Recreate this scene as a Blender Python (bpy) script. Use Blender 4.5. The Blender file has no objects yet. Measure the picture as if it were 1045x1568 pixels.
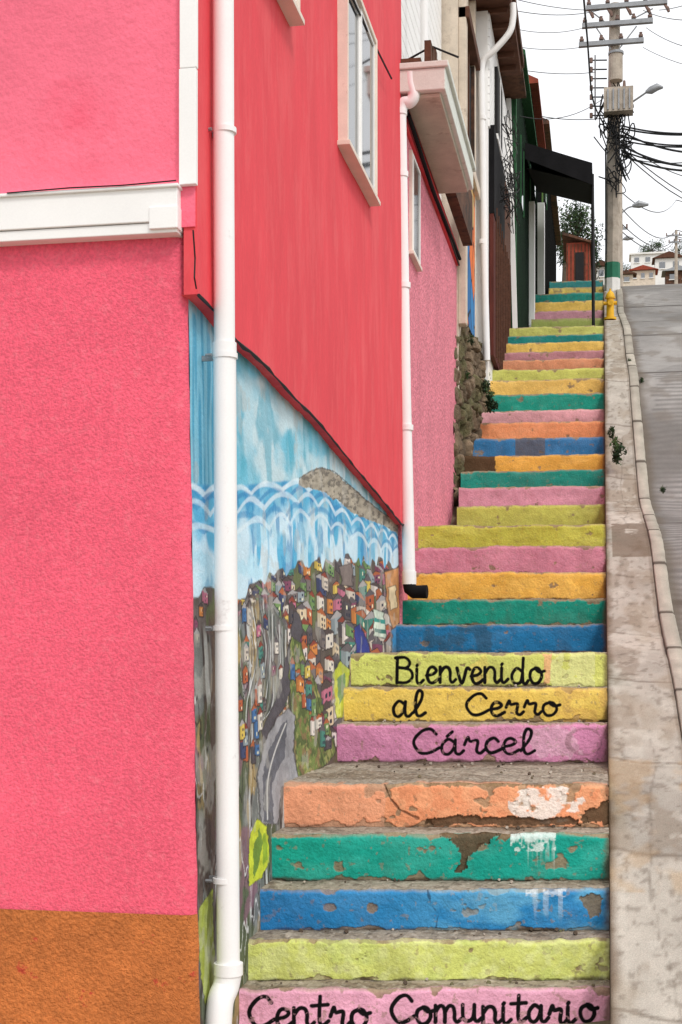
import bpy, math, random
import numpy as np
from mathutils import Vector
random.seed(7); rng=np.random.default_rng(7)
# ---- camera calibration (used for survey of the real planes) ----
F=2177.; YH=1000.; CX=522.5
TH=math.atan(399.5/F); s=math.sin(TH); c=math.cos(TH)
def proj(X,Y,Z):
    d=-X*s+Y*c
    return CX+F*(X*c+Y*s)/d, YH-F*Z/d, d
def side(px,py,X):
    a=(px-CX)/F; Y=-X*(c+a*s)/(s-a*c); d=-X*s+Y*c
    return (X,Y,(YH-py)*d/F)
def face(px,py,Y):
    a=(px-CX)/F; X=-Y*(s-a*c)/(c+a*s); d=-X*s+Y*c
    return (X,Y,(YH-py)*d/F)
def l1(v):
    v=v/255.
    return v/12.92 if v<=.04045 else ((v+.055)/1.055)**2.4
def L(r,g,b,k=1.0): return (l1(r)*k,l1(g)*k,l1(b)*k)
def LA(r,g,b,k=1.0): return np.array(L(r,g,b,k))
# ---- numpy noise ----
def hsh(xi,yi,seed):
    h=(xi.astype(np.int64)*374761393+yi.astype(np.int64)*668265263+seed*144269504)&0xffffffff
    h=((h^(h>>13))*1274126177)&0xffffffff
    h=(h^(h>>16))&0xffffffff
    return h/4294967295.
def vn(x,y,seed=0):
    x=np.asarray(x,float);y=np.asarray(y,float)
    xi=np.floor(x);yi=np.floor(y);fx=x-xi;fy=y-yi
    fx=fx*fx*(3-2*fx);fy=fy*fy*(3-2*fy)
    a=hsh(xi,yi,seed);b=hsh(xi+1,yi,seed);cc=hsh(xi,yi+1,seed);d=hsh(xi+1,yi+1,seed)
    return a*(1-fx)*(1-fy)+b*fx*(1-fy)+cc*(1-fx)*fy+d*fx*fy
def fbm(x,y,seed=0,o=4):
    t=0;a=.5;n=0
    for i in range(o):
        t=t+a*vn(x*2**i,y*2**i,seed+i*17);n+=a;a*=.5
    return t/n
def cells(x,y,seed=0,jit=.9):
    xi=np.floor(x);yi=np.floor(y)
    f1=np.full(x.shape,9.);f2=np.full(x.shape,9.);idd=np.zeros(x.shape)
    for i in (-1,0,1):
        for j in (-1,0,1):
            cx=xi+i;cy=yi+j
            jx=cx+.5+jit*(hsh(cx,cy,seed)-.5);jy=cy+.5+jit*(hsh(cx,cy,seed+5)-.5)
            d=np.hypot(x-jx,y-jy)
            new=d<f1
            f2=np.where(new,f1,np.minimum(f2,d))
            idd=np.where(new,hsh(cx,cy,seed+9),idd)
            f1=np.where(new,d,f1)
    return idd,f1,f2
def ss(a,b,x):
    t=np.clip((x-a)/(b-a),0,1);return t*t*(3-2*t)
def lay(C,m,col):
    m=np.clip(m,0,1)[...,None]
    return C*(1-m)+np.asarray(col)*m
def pip(x,y,poly):
    ins=np.zeros(x.shape,bool);n=len(poly)
    for i in range(n):
        x1,y1=poly[i];x2,y2=poly[(i+1)%n]
        if y1==y2: continue
        cond=((y1>y)!=(y2>y))&(x<(x2-x1)*(y-y1)/(y2-y1)+x1)
        ins^=cond
    return ins
def segd(x,y,pts):
    best=np.full(x.shape,1e9)
    for (x1,y1),(x2,y2) in zip(pts[:-1],pts[1:]):
        dx=x2-x1;dy=y2-y1;q=dx*dx+dy*dy+1e-9
        t=np.clip(((x-x1)*dx+(y-y1)*dy)/q,0,1)
        best=np.minimum(best,np.hypot(x-x1-t*dx,y-y1-t*dy))
    return best
def cat(pts,n=6):
    if len(pts)<3: return pts
    P=[pts[0]]+list(pts)+[pts[-1]];out=[]
    for i in range(1,len(P)-2):
        p0,p1,p2,p3=[np.array(q,float) for q in P[i-1:i+3]]
        for k in range(n):
            t=k/n
            out.append(tuple(.5*((2*p1)+(-p0+p2)*t+(2*p0-5*p1+4*p2-p3)*t*t+(-p0+3*p1-3*p2+p3)*t**3)))
    out.append(tuple(pts[-1]));return out
# ---- materials ----
def pmat(name,col=None,var=.18,scale=5,rough=.85,bump=.3,bscale=70,bdist=.01,stretch=(1,1,1),dirt=None,dth=(.55,.7),dscale=3,spec=.3,metal=0,fine=.1,fscale=120):
    m=bpy.data.materials.new(name);m.use_nodes=True;nt=m.node_tree;N=nt.nodes;K=nt.links
    bs=N['Principled BSDF'];bs.inputs['Roughness'].default_value=rough;bs.inputs['Metallic'].default_value=metal
    bs.inputs['Specular IOR Level'].default_value=spec
    tc=N.new('ShaderNodeTexCoord');mp=N.new('ShaderNodeMapping');mp.inputs['Scale'].default_value=stretch
    K.new(tc.outputs['Object'],mp.inputs['Vector'])
    def noi(sc,det=5,ro=.6):
        n=N.new('ShaderNodeTexNoise');n.inputs['Scale'].default_value=sc;n.inputs['Detail'].default_value=det;n.inputs['Roughness'].default_value=ro
        K.new(mp.outputs['Vector'],n.inputs['Vector']);return n
    def mr(src,a,b,c1,d1):
        r=N.new('ShaderNodeMapRange');r.inputs[1].default_value=a;r.inputs[2].default_value=b;r.inputs[3].default_value=c1;r.inputs[4].default_value=d1
        K.new(src,r.inputs[0]);return r.outputs[0]
    f=mr(noi(scale).outputs['Fac'],.3,.7,1-var,1+var)
    g=mr(noi(fscale,3).outputs['Fac'],.3,.7,1-fine,1+fine)
    mu=N.new('ShaderNodeMath');mu.operation='MULTIPLY';K.new(f,mu.inputs[0]);K.new(g,mu.inputs[1])
    vm=N.new('ShaderNodeVectorMath');vm.operation='SCALE'
    if col is None:
        at=N.new('ShaderNodeAttribute');at.attribute_name='Col';K.new(at.outputs['Color'],vm.inputs[0])
    else: vm.inputs[0].default_value=col
    K.new(mu.outputs[0],vm.inputs['Scale'])
    out=vm.outputs[0]
    if dirt:
        mx=N.new('ShaderNodeMix');mx.data_type='RGBA'
        K.new(mr(noi(dscale,8,.7).outputs['Fac'],dth[0],dth[1],0,1),mx.inputs[0])
        K.new(out,mx.inputs[6]);mx.inputs[7].default_value=(*dirt,1);out=mx.outputs[2]
    K.new(out,bs.inputs['Base Color'])
    if bump>0:
        b=N.new('ShaderNodeBump');b.inputs['Strength'].default_value=bump;b.inputs['Distance'].default_value=bdist
        K.new(noi(bscale,4,.6).outputs['Fac'],b.inputs['Height']);K.new(b.outputs[0],bs.inputs['Normal'])
    return m
M={}
M['front_lo']=pmat('pink_stucco_rough',L(246,100,124),var=.10,scale=1.3,bump=.75,bscale=75,bdist=.014,fine=.15,fscale=62,rough=.9,dirt=L(250,134,148),dth=(.52,.85),dscale=20)
M['front_up']=pmat('pink_stucco_smooth',L(249,118,142),var=.12,scale=1.6,bump=.5,bscale=26,bdist=.018,fine=.05,fscale=70,dirt=L(242,92,118),dth=(.54,.8),dscale=1.8)
M['orange']=pmat('orange_stucco',L(208,122,64),var=.2,scale=3,bump=1.0,bscale=60,bdist=.024,dirt=L(206,82,58),dth=(.62,.66),dscale=7,fine=.18,fscale=50)
M['coral']=pmat('coral_cladding',L(230,76,86),var=.07,scale=2.0,bump=.25,bscale=14,bdist=.008,stretch=(1,1.6,.5),dirt=L(240,112,114),dth=(.48,.9),dscale=3.0,rough=.85,fine=.05,fscale=60)
M['coral2']=pmat('coral_trim',L(205,50,62),var=.12,rough=.7)
M['pinkb']=pmat('light_pink_stucco',L(236,140,156),var=.10,scale=2,bump=1,bscale=26,bdist=.035,fine=.28,fscale=30)
M['white']=pmat('white_paint',L(246,245,243),var=.03,scale=3,bump=.05,bscale=20,dirt=L(205,196,188),dth=(.66,.9),dscale=5,rough=.5,fine=.02)
M['pvc']=pmat('white_pvc',L(244,243,242),var=.03,scale=3,bump=.04,rough=.35,spec=.5,fine=.02,dirt=L(168,160,156),dth=(.64,.9),dscale=9)
M['casing']=pmat('window_casing_paint',L(232,218,204),var=.08,bump=.1,dirt=L(170,140,120),dth=(.64,.8),dscale=8,fine=.04)
M['slab']=pmat('cornice_paint',L(222,226,218),var=.08,bump=.2,dirt=L(140,118,98),dth=(.56,.8),dscale=5,fine=.05)
M['beige']=pmat('beige_plaster',L(214,200,182),var=.15,bump=.4,dirt=L(120,95,75),dth=(.6,.8))
M['soffit']=pmat('soffit_board',L(198,192,176),var=.12,bump=.2,dirt=L(120,96,78),dth=(.58,.8))
M['rust']=pmat('rusty_sheet',L(96,66,50),var=.4,bump=.6,dirt=L(60,48,40),dth=(.5,.6),scale=9)
M['brown']=pmat('brown_wood',L(92,60,45),var=.3,stretch=(1,1,6),bump=.4)
M['maroon']=pmat('maroon_sheet',L(86,38,30),var=.3,stretch=(4,8,.6),bump=.5,bscale=20)
M['black']=pmat('black_cloth',L(22,21,23),var=.3,bump=.4,bscale=15,rough=.85,spec=.15)
M['cable']=pmat('black_cable',L(28,27,28),var=.1,bump=0,rough=.6)
M['green']=pmat('green_boards',L(46,92,58),var=.25,stretch=(6,8,.7),bump=.5,bscale=20,dirt=L(25,50,35),dth=(.5,.7))
M['greenl']=pmat('light_green_boards',L(96,132,62),var=.25,stretch=(6,8,.7),bump=.5,bscale=20)
M['redroof']=pmat('red_roof_sheet',L(150,68,50),var=.3,stretch=(1,6,1),bump=.4,dirt=L(90,60,50))
M['pole']=pmat('pole_concrete',L(182,170,156),var=.15,bump=.5,dirt=L(135,122,108),dth=(.5,.75),dscale=4)
M['polegreen']=pmat('pole_green_paint',L(52,118,92),var=.15)
M['polewhite']=pmat('pole_white_paint',L(228,226,222),var=.08)
M['metal']=pmat('galvanised_metal',L(150,152,155),var=.15,metal=.3,rough=.5,bump=.1)
M['porc']=pmat('porcelain',L(120,95,85),rough=.3,bump=0)
M['yellow']=pmat('hydrant_paint',L(228,176,40),var=.15,rough=.5,dirt=L(120,80,40),dth=(.66,.75),dscale=12)
M['leaf']=pmat('leaf_green',L(62,84,44),var=.5,scale=9,bump=0,fine=.3,fscale=20,rough=.7)
M['leafd']=pmat('leaf_dark',L(38,58,34),var=.5,scale=9,bump=0,fine=.3,fscale=20,rough=.7)
M['bark']=pmat('bark',L(85,72,60),var=.3)
M['earth']=pmat('dry_earth_ground',L(125,110,88),var=.3,scale=.6,bump=.6,dirt=L(90,100,60),dth=(.5,.6),dscale=.3)
M['vpaint']=pmat('step_paint_concrete',None,var=.10,scale=9,bump=.7,bscale=55,bdist=.012,fine=.10,fscale=80,rough=.85,spec=.15)
M['vside']=pmat('sidewalk_concrete',None,var=.09,scale=5,bump=.7,bscale=110,bdist=.009,fine=.18,fscale=150,rough=.95,spec=.15)
M['vmural']=pmat('mural_paint',None,var=.07,scale=6,bump=.5,bscale=40,bdist=.012,fine=.06,rough=.8)
M['vrock']=pmat('rubble_rock',None,var=.3,scale=14,bump=1,bscale=40,bdist=.03,fine=.2,rough=.95)
M['dark']=pmat('dark_interior',L(35,33,34),bump=0)
M['housew']=pmat('far_white_wall',L(232,230,226),var=.08,scale=1,bump=0)
g=bpy.data.materials.new('window_glass');g.use_nodes=True;b=g.node_tree.nodes['Principled BSDF']
b.inputs['Base Color'].default_value=(.04,.045,.05,1);b.inputs['Roughness'].default_value=.05;b.inputs['Specular IOR Level'].default_value=.9
b.inputs['IOR'].default_value=2.0;M['glass']=g
# ---- mesh builder ----
col=bpy.context.scene.collection
def empty(name):
    e=bpy.data.objects.new(name,None);col.objects.link(e);e.empty_display_size=.1;return e
class B:
    def __init__(self): self.v=[];self.f=[];self.m=[];self.mats=[]
    def mi(self,k):
        mt=M[k]
        if mt not in self.mats: self.mats.append(mt)
        return self.mats.index(mt)
    def poly(self,pts,k):
        n=len(self.v);self.v+= [tuple(p) for p in pts];self.f.append(tuple(range(n,n+len(pts))));self.m.append(self.mi(k));return self
    def box(self,x0,x1,y0,y1,z0,z1,k):
        n=len(self.v);i=self.mi(k)
        self.v+=[(x0,y0,z0),(x1,y0,z0),(x1,y1,z0),(x0,y1,z0),(x0,y0,z1),(x1,y0,z1),(x1,y1,z1),(x0,y1,z1)]
        for q in ((0,3,2,1),(4,5,6,7),(0,1,5,4),(1,2,6,5),(2,3,7,6),(3,0,4,7)):
            self.f.append(tuple(n+a for a in q));self.m.append(i)
        return self
    def prism(self,pts,ext,k):
        n=len(self.v);i=self.mi(k);N=len(pts)
        self.v+=[tuple(p) for p in pts]+[tuple(np.array(p)+np.array(ext)) for p in pts]
        self.f.append(tuple(n+a for a in range(N)));self.m.append(i)
        self.f.append(tuple(n+N+a for a in reversed(range(N))));self.m.append(i)
        for a in range(N):
            b2=(a+1)%N;self.f.append((n+b2,n+a,n+N+a,n+N+b2));self.m.append(i)
        return self
    def tube(self,pts,r,k,n=8):
        i=self.mi(k);P=[Vector(p) for p in pts];rs=r if hasattr(r,'__len__') else [r]*len(P)
        t=(P[1]-P[0]).normalized();up=Vector((0,0,1)) if abs(t.z)<.9 else Vector((1,0,0))
        a=t.cross(up).normalized();base=len(self.v)
        for j,p in enumerate(P):
            if j==0: tt=P[1]-P[0]
            elif j==len(P)-1: tt=P[-1]-P[-2]
            else: tt=(P[j+1]-P[j]).normalized()+(P[j]-P[j-1]).normalized()
            tt=tt.normalized() if tt.length>1e-9 else t
            a=(a-tt*a.dot(tt)).normalized();b2=tt.cross(a)
            for q in range(n):
                an=2*math.pi*q/n;self.v.append(tuple(p+(a*math.cos(an)+b2*math.sin(an))*rs[j]))
        for j in range(len(P)-1):
            for q in range(n):
                q2=(q+1)%n;o=base+j*n
                self.f.append((o+q,o+q2,o+n+q2,o+n+q));self.m.append(i)
        self.f.append(tuple(base+q for q in reversed(range(n))));self.m.append(i)
        o=base+(len(P)-1)*n;self.f.append(tuple(o+q for q in range(n)));self.m.append(i)
        return self
    def build(self,name,parent=None,smooth=False,bevel=0):
        me=bpy.data.meshes.new(name);me.from_pydata(self.v,[],self.f)
        for mt in self.mats: me.materials.append(mt)
        me.polygons.foreach_set('material_index',self.m)
        if smooth:
            me.polygons.foreach_set('use_smooth',[True]*len(self.f))
            try: me.set_sharp_from_angle(angle=math.radians(40))
            except Exception: pass
        me.update();ob=bpy.data.objects.new(name,me);col.objects.link(ob)
        if parent: ob.parent=parent
        if bevel:
            md=ob.modifiers.new('bevel','BEVEL');md.width=bevel;md.segments=2;md.limit_method='ANGLE'
        return ob
def gmesh(parts,name,k,parent=None,smooth=True):
    """parts: list of (P[n,m,3],C[n,m,3])"""
    V=[];Cc=[];Fc=[];o=0
    for P,C in parts:
        n,m=P.shape[:2];V.append(P.reshape(-1,3));Cc.append(np.broadcast_to(C,P.shape).reshape(-1,3))
        idx=np.arange(n*m).reshape(n,m)+o
        Fc.append(np.stack([idx[:-1,:-1],idx[:-1,1:],idx[1:,1:],idx[1:,:-1]],-1).reshape(-1,4));o+=n*m
    V=np.concatenate(V).astype(np.float32);Cc=np.clip(np.concatenate(Cc),0,1);Fc=np.concatenate(Fc).astype(np.int32)
    me=bpy.data.meshes.new(name);me.vertices.add(len(V));me.vertices.foreach_set('co',V.ravel())
    me.loops.add(Fc.size);me.loops.foreach_set('vertex_index',Fc.ravel())
    me.polygons.add(len(Fc));me.polygons.foreach_set('loop_start',np.arange(0,Fc.size,4,dtype=np.int32))
    me.polygons.foreach_set('loop_total',np.full(len(Fc),4,dtype=np.int32))
    me.update(calc_edges=True);me.validate()
    at=me.color_attributes.new('Col','FLOAT_COLOR','POINT')
    at.data.foreach_set('color',np.concatenate([Cc,np.ones((len(Cc),1))],1).astype(np.float32).ravel())
    if smooth: me.polygons.foreach_set('use_smooth',np.ones(len(Fc),bool))
    me.materials.append(M[k]);ob=bpy.data.objects.new(name,me);col.objects.link(ob)
    if parent: ob.parent=parent
    return ob
# ================= terrain profile =================
RY=[-300,-10,5,6.9,7.9,9.7,10.4,12.6,14.3,17,20.4,22,23.6,28,29.9,36,37.5,45,60,100,160,200,260,400,900]
RZ=[-12,-2.3,-2.0,-1.66,-1.12,-.62,-.28,.3,1.15,1.8,3.95,4.5,5.3,6.6,7.5,9.2,9.55,10.7,14.2,24.8,40.6,47,49,40,-40]
def H(y): return np.interp(y,RY,RZ)
def Hs(y):
    return (H(y-.5)+2*H(y)+H(y+.5))/4
# ground
ys=np.concatenate([np.linspace(-300,-12,8),np.arange(-10,60,1.0),np.linspace(62,900,60)])
xs=np.concatenate([np.linspace(-700,-9,24),np.linspace(-8,8,9),np.linspace(9,700,24)])
P=np.zeros((len(ys),len(xs),3));P[...,0]=xs[None];P[...,1]=ys[:,None]
P[...,2]=Hs(ys)[:,None]-.45-ss(14,60,np.abs(xs))[None]*ss(20,80,ys)[:,None]*np.clip(Hs(ys),0,99)[:,None]*.35
gmesh([(P,np.ones(3)*.3)],'ground','vside')
bpy.data.objects['ground'].data.materials[0]=M['earth']
# ================= road, kerb, sidewalk =================
ky=[-10,9,14,20,28,45];kx=[.56,.54,.47,.38,.30,.27];KW=.13
def KX(y): return np.interp(y,ky,kx)
ys=np.concatenate([np.arange(-10,12,.12),np.arange(12,46,.03)]);xs=np.linspace(0,1,70)**1.4
x0=KX(ys)+KW
P=np.zeros((len(ys),len(xs),3));P[...,0]=x0[:,None]+xs[None]*(7-x0[:,None]);P[...,1]=ys[:,None];P[...,2]=(Hs(ys)-.08)[:,None]+.006*(fbm(P[...,0]*4,P[...,1]*4,3)-.5)
C=np.ones(P.shape)*LA(156,152,148)
C*= (0.72+.52*fbm(P[...,0]*1.5,P[...,1]*.9,4))[...,None]
j=np.minimum(np.abs((P[...,1]%2.6)-.05),9);C=lay(C,(1-ss(.03,.09,j))*.9,LA(92,86,82))
C=lay(C,.50*ss(.35,.7,np.abs((P[...,1]/.13+vn(P[...,0]*2,P[...,1]*2,9))%1-.5)*2)*(fbm(P[...,0]*.7,P[...,1]*.4,18)>.42),LA(94,91,89))
C=lay(C,.8*ss(.50,.62,fbm(P[...,0]*.6+3,P[...,1]*.3,12)),LA(118,114,110))
C=lay(C,.6*ss(.55,.70,fbm(P[...,0]*4,P[...,1]*2.5,15)),LA(126,118,110))
C=lay(C,.75*(1-ss(.0,.14,P[...,0]-x0[:,None]+.12*(fbm(P[...,0]*3,P[...,1]*3,14)-.5))),LA(104,92,80))
gmesh([(P,C)],'road','vside')
ys=np.arange(-10,46,.03)
def prof(xs_,zs_,ys,colr):
    P=np.zeros((len(ys),len(xs_),3));P[...,1]=ys[:,None]
    for i,(a,z) in enumerate(zip(xs_,zs_)):
        P[:,i,0]=KX(ys)+a;P[:,i,2]=Hs(ys)+z
    n=fbm(ys*7,ys*0+1.5,6)
    P[:,1:-1,2]+=(n[:,None]-.5)*.014;P[:,2:-1,0]+=(fbm(ys*9,ys*0+4.5,6)[:,None]-.5)*.012
    blk=np.floor(ys/1.05);P[:,1:-1,2]+=((hsh(blk,blk*0,3)-.5)*.018)[:,None];P[:,2:-1,0]+=((hsh(blk,blk*0,4)-.5)*.014)[:,None]
    C=np.ones(P.shape)*colr*(.86+.26*hsh(blk,blk*0,5))[:,None,None]
    C*=(.66+.6*fbm(P[...,0]*14+P[...,2],P[...,1]*4.5,21))[...,None]
    jj=np.abs((ys%1.05)-.03);C=lay(C,np.repeat((1-ss(.015,.04,jj))[:,None],len(xs_),1)*.9,LA(76,66,58))
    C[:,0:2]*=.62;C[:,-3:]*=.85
    return P,C
pk=prof([0.0,.002,.012,.06,.11,.125,.13],[-.1,-.004,.004,.006,.004,-.012,-.3],ys,LA(184,176,162))
gmesh([pk],'kerb','vside')
XR=.04
ys=np.arange(2,46,.02);t=np.linspace(0,1,34)
P=np.zeros((len(ys),36,3));
X=XR+.003+t[None]*(KX(ys)[:,None]-.006-XR)
P[:,1:35,0]=X;P[:,0,0]=XR+.003;P[:,35,0]=X[:,-1]
P[...,1]=ys[:,None];P[...,2]=Hs(ys)[:,None]-.02
P[:,0,2]-=.9;P[:,35,2]-=.12
P[:,1:35,2]+=.026*(fbm(X*5,P[:,1:35,1]*3,31)-.5)
u=P[...,0];v=P[...,1]
C=np.ones(P.shape)*LA(188,180,168)
C*=(.70+.58*fbm(u*2.5,v*.9,33))[...,None]
q_=v/1.35+.15*vn(u*3,v*0,3)
pid=np.floor(q_);pn=hsh(pid,pid*0,4)
C*=(.80+.30*pn)[...,None]
C=lay(C,.6*(1-ss(.006,.026,np.abs(q_%1-.03)*1.35)),LA(104,92,80))
C=lay(C,.5*ss(.52,.66,fbm(u*3+9,v*1.3,35)),LA(154,138,118))
C=lay(C,.45*ss(.58,.68,fbm(u*5,v*2,36)),LA(132,116,98))
C=lay(C,.5*ss(.58,.75,fbm(u*22,v*18,37)),LA(112,100,88))
C=lay(C,.4*ss(.6,.7,fbm(u*9+4,v*7,47)),LA(206,200,188))
C=lay(C,.8*((v>13.9)&(v<15.3)&(u>.1)).astype(float)*ss(.35,.45,fbm(u*6,v*4,38)+.1),LA(122,106,90))
cr=np.abs(u-(.30+.10*(fbm(v*.8,v*0,40)-.5)*3));C=lay(C,.4*(1-ss(.002,.009,cr))*(vn(v*.5,v*0,41)>.55),LA(96,84,72))
C=lay(C,.8*(1-ss(0,.06,u-XR+.05*(fbm(v*6,v*0,42)-.5))),LA(112,92,72))
C=lay(C,.5*((v>7.7)&(v<9.6)).astype(float)*ss(.40,.56,fbm(u*5,v*3,45)),LA(180,152,116))
C=lay(C,.35*(u>KX(v)-.03),LA(116,102,88))
gmesh([(P,C)],'sidewalk','vside')
# ================= stairs =================
PK=LA(232,168,192);LM=LA(210,216,120);BL=LA(48,134,190);TL=LA(30,160,142);OR=LA(242,158,114)
steps=[ # Y, pxleft or None, ytop, colour
(6.94,None,1516,PK),(7.15,None,1440,LM),(7.42,None,1362,BL),(7.72,None,1278,TL),(8.05,None,1200,OR),
(9.75,None,1108,LA(216,142,178)),(10.05,None,1053,LA(232,198,96)),(10.35,None,1000,LA(212,216,116)),
(12.75,None,957,LA(40,120,170)),(13.05,None,918,LA(32,144,124)),(13.4,None,878,LA(234,182,82)),(13.75,None,838,LA(208,136,154)),(14.2,None,806,LA(194,192,82)),
(17.0,700,775,LA(194,196,96)),(17.4,703,747,LA(214,152,168)),(17.8,706,722,LA(42,144,128)),(18.2,708,699,LA(232,176,82)),(18.8,722,672,LA(62,124,174)),
(19.2,736,648,LA(234,152,106)),(19.6,738,630,LA(224,164,170)),(20.0,745,605,LA(40,152,132)),(20.4,750,583,LA(232,190,104)),(20.8,750,567,LA(206,206,108)),
(21.9,770,552,LA(222,150,112)),(22.3,770,540,LA(190,132,138)),(22.7,772,526,LA(232,190,98)),(23.1,776,515,LA(42,134,128)),(23.5,778,502,LA(200,202,112)),
(27.8,814,489,LA(162,172,96)),(28.3,815,477,LA(198,144,156)),(28.8,815,463,LA(228,190,98)),(29.3,818,450,LA(42,138,126)),
(35.4,841,441,LA(216,188,102)),(36.0,842,431,LA(56,130,132))]
glyph={
'B':([[(0,0),(.02,1)],[(-.04,.98),(.25,1),(.4,.8),(.3,.6),(.05,.53)],[(.05,.53),(.4,.45),(.48,.2),(.3,.02),(0,.02)]],.62),
'i':([[(0,.5),(0,.1),(.08,0),(.2,.12)],[(0,.70),(.02,.74)]],.3),
'e':([[(0,.25),(.2,.3),(.3,.42),(.2,.54),(.08,.48),(.02,.25),(.08,.04),(.2,0),(.38,.14)]],.42),
'n':([[(0,.52),(0,0)],[(0,.3),(.12,.5),(.25,.5),(.31,.35),(.31,.1),(.38,0),(.48,.1)]],.52),
'v':([[(0,.52),(.15,0),(.3,.5),(.4,.47)]],.44),
'd':([[(.32,.42),(.17,.52),(.02,.3),(.06,.05),(.2,0),(.32,.15),(.37,1)],[(.35,.4),(.36,.06),(.45,0),(.52,.1)]],.56),
'o':([[(.2,.52),(.05,.42),(.02,.2),(.12,0),(.28,.03),(.38,.25),(.3,.48),(.18,.52),(.3,.38),(.46,.42)]],.5),
'a':([[(.3,.42),(.16,.52),(.02,.3),(.05,.05),(.17,0),(.29,.2),(.33,.5)],[(.33,.5),(.33,.08),(.42,0),(.52,.12)]],.54),
'l':([[(0,.12),(.2,.6),(.24,.92),(.14,1),(.07,.7),(.07,.15),(.16,0),(.32,.12)]],.36),
'C':([[(.55,.78),(.42,.98),(.24,.92),(.06,.62),(.04,.3),(.18,.03),(.38,.02),(.62,.2)]],.66),
'r':([[(0,.3),(.08,.56),(.13,.42),(.3,.44),(.28,.1),(.36,0),(.46,.12)]],.48),
'c':([[(.3,.4),(.2,.52),(.05,.4),(.02,.15),(.14,0),(.38,.14)]],.4),
't':([[(.1,.95),(.08,.15),(.16,0),(.3,.12)],[(-.1,.64),(.28,.68)]],.34),
'm':([[(0,.52),(0,0)],[(0,.3),(.1,.5),(.2,.48),(.24,.3),(.24,0)],[(.24,.3),(.34,.5),(.45,.48),(.49,.3),(.49,.1),(.56,0),(.66,.1)]],.7),
'u':([[(0,.52),(.01,.12),(.12,0),(.26,.12),(.3,.52)],[(.3,.52),(.3,.1),(.38,0),(.48,.1)]],.52)}
glyph['A']=(glyph['a'][0]+[[(.14,.72),(.26,.9)]],.54)
def text(word,x0,x1,ycap,ybase,jit=0):
    tot=sum(glyph[ch][1] for ch in word);k=(x1-x0)/tot;h=ybase-ycap;out=[];x=x0
    for n_,ch in enumerate(word):
        st,w=glyph[ch]
        for p in st:
            q=[(x+a*k,ybase-b2*h*(1.15 if b2<.6 else 1)+jit*math.sin(n_*1.7)) for a,b2 in p]
            out.append(cat(q,6) if len(q)>2 else q)
        x+=w*k
    return out
texts={7:text('Bienvenido',608,836,1007,1046,1.0),6:text('al',602,654,1058,1097)+text('Cerro',713,860,1062,1095,1),5:text('CArcel',632,822,1116,1154,1),
 0:text('Centro',380,570,1526,1572,2)+text('Comunitario',598,918,1524,1566,2)}
parts=[];right=[];zprev=-1.9
WALLX=-1.81
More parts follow.
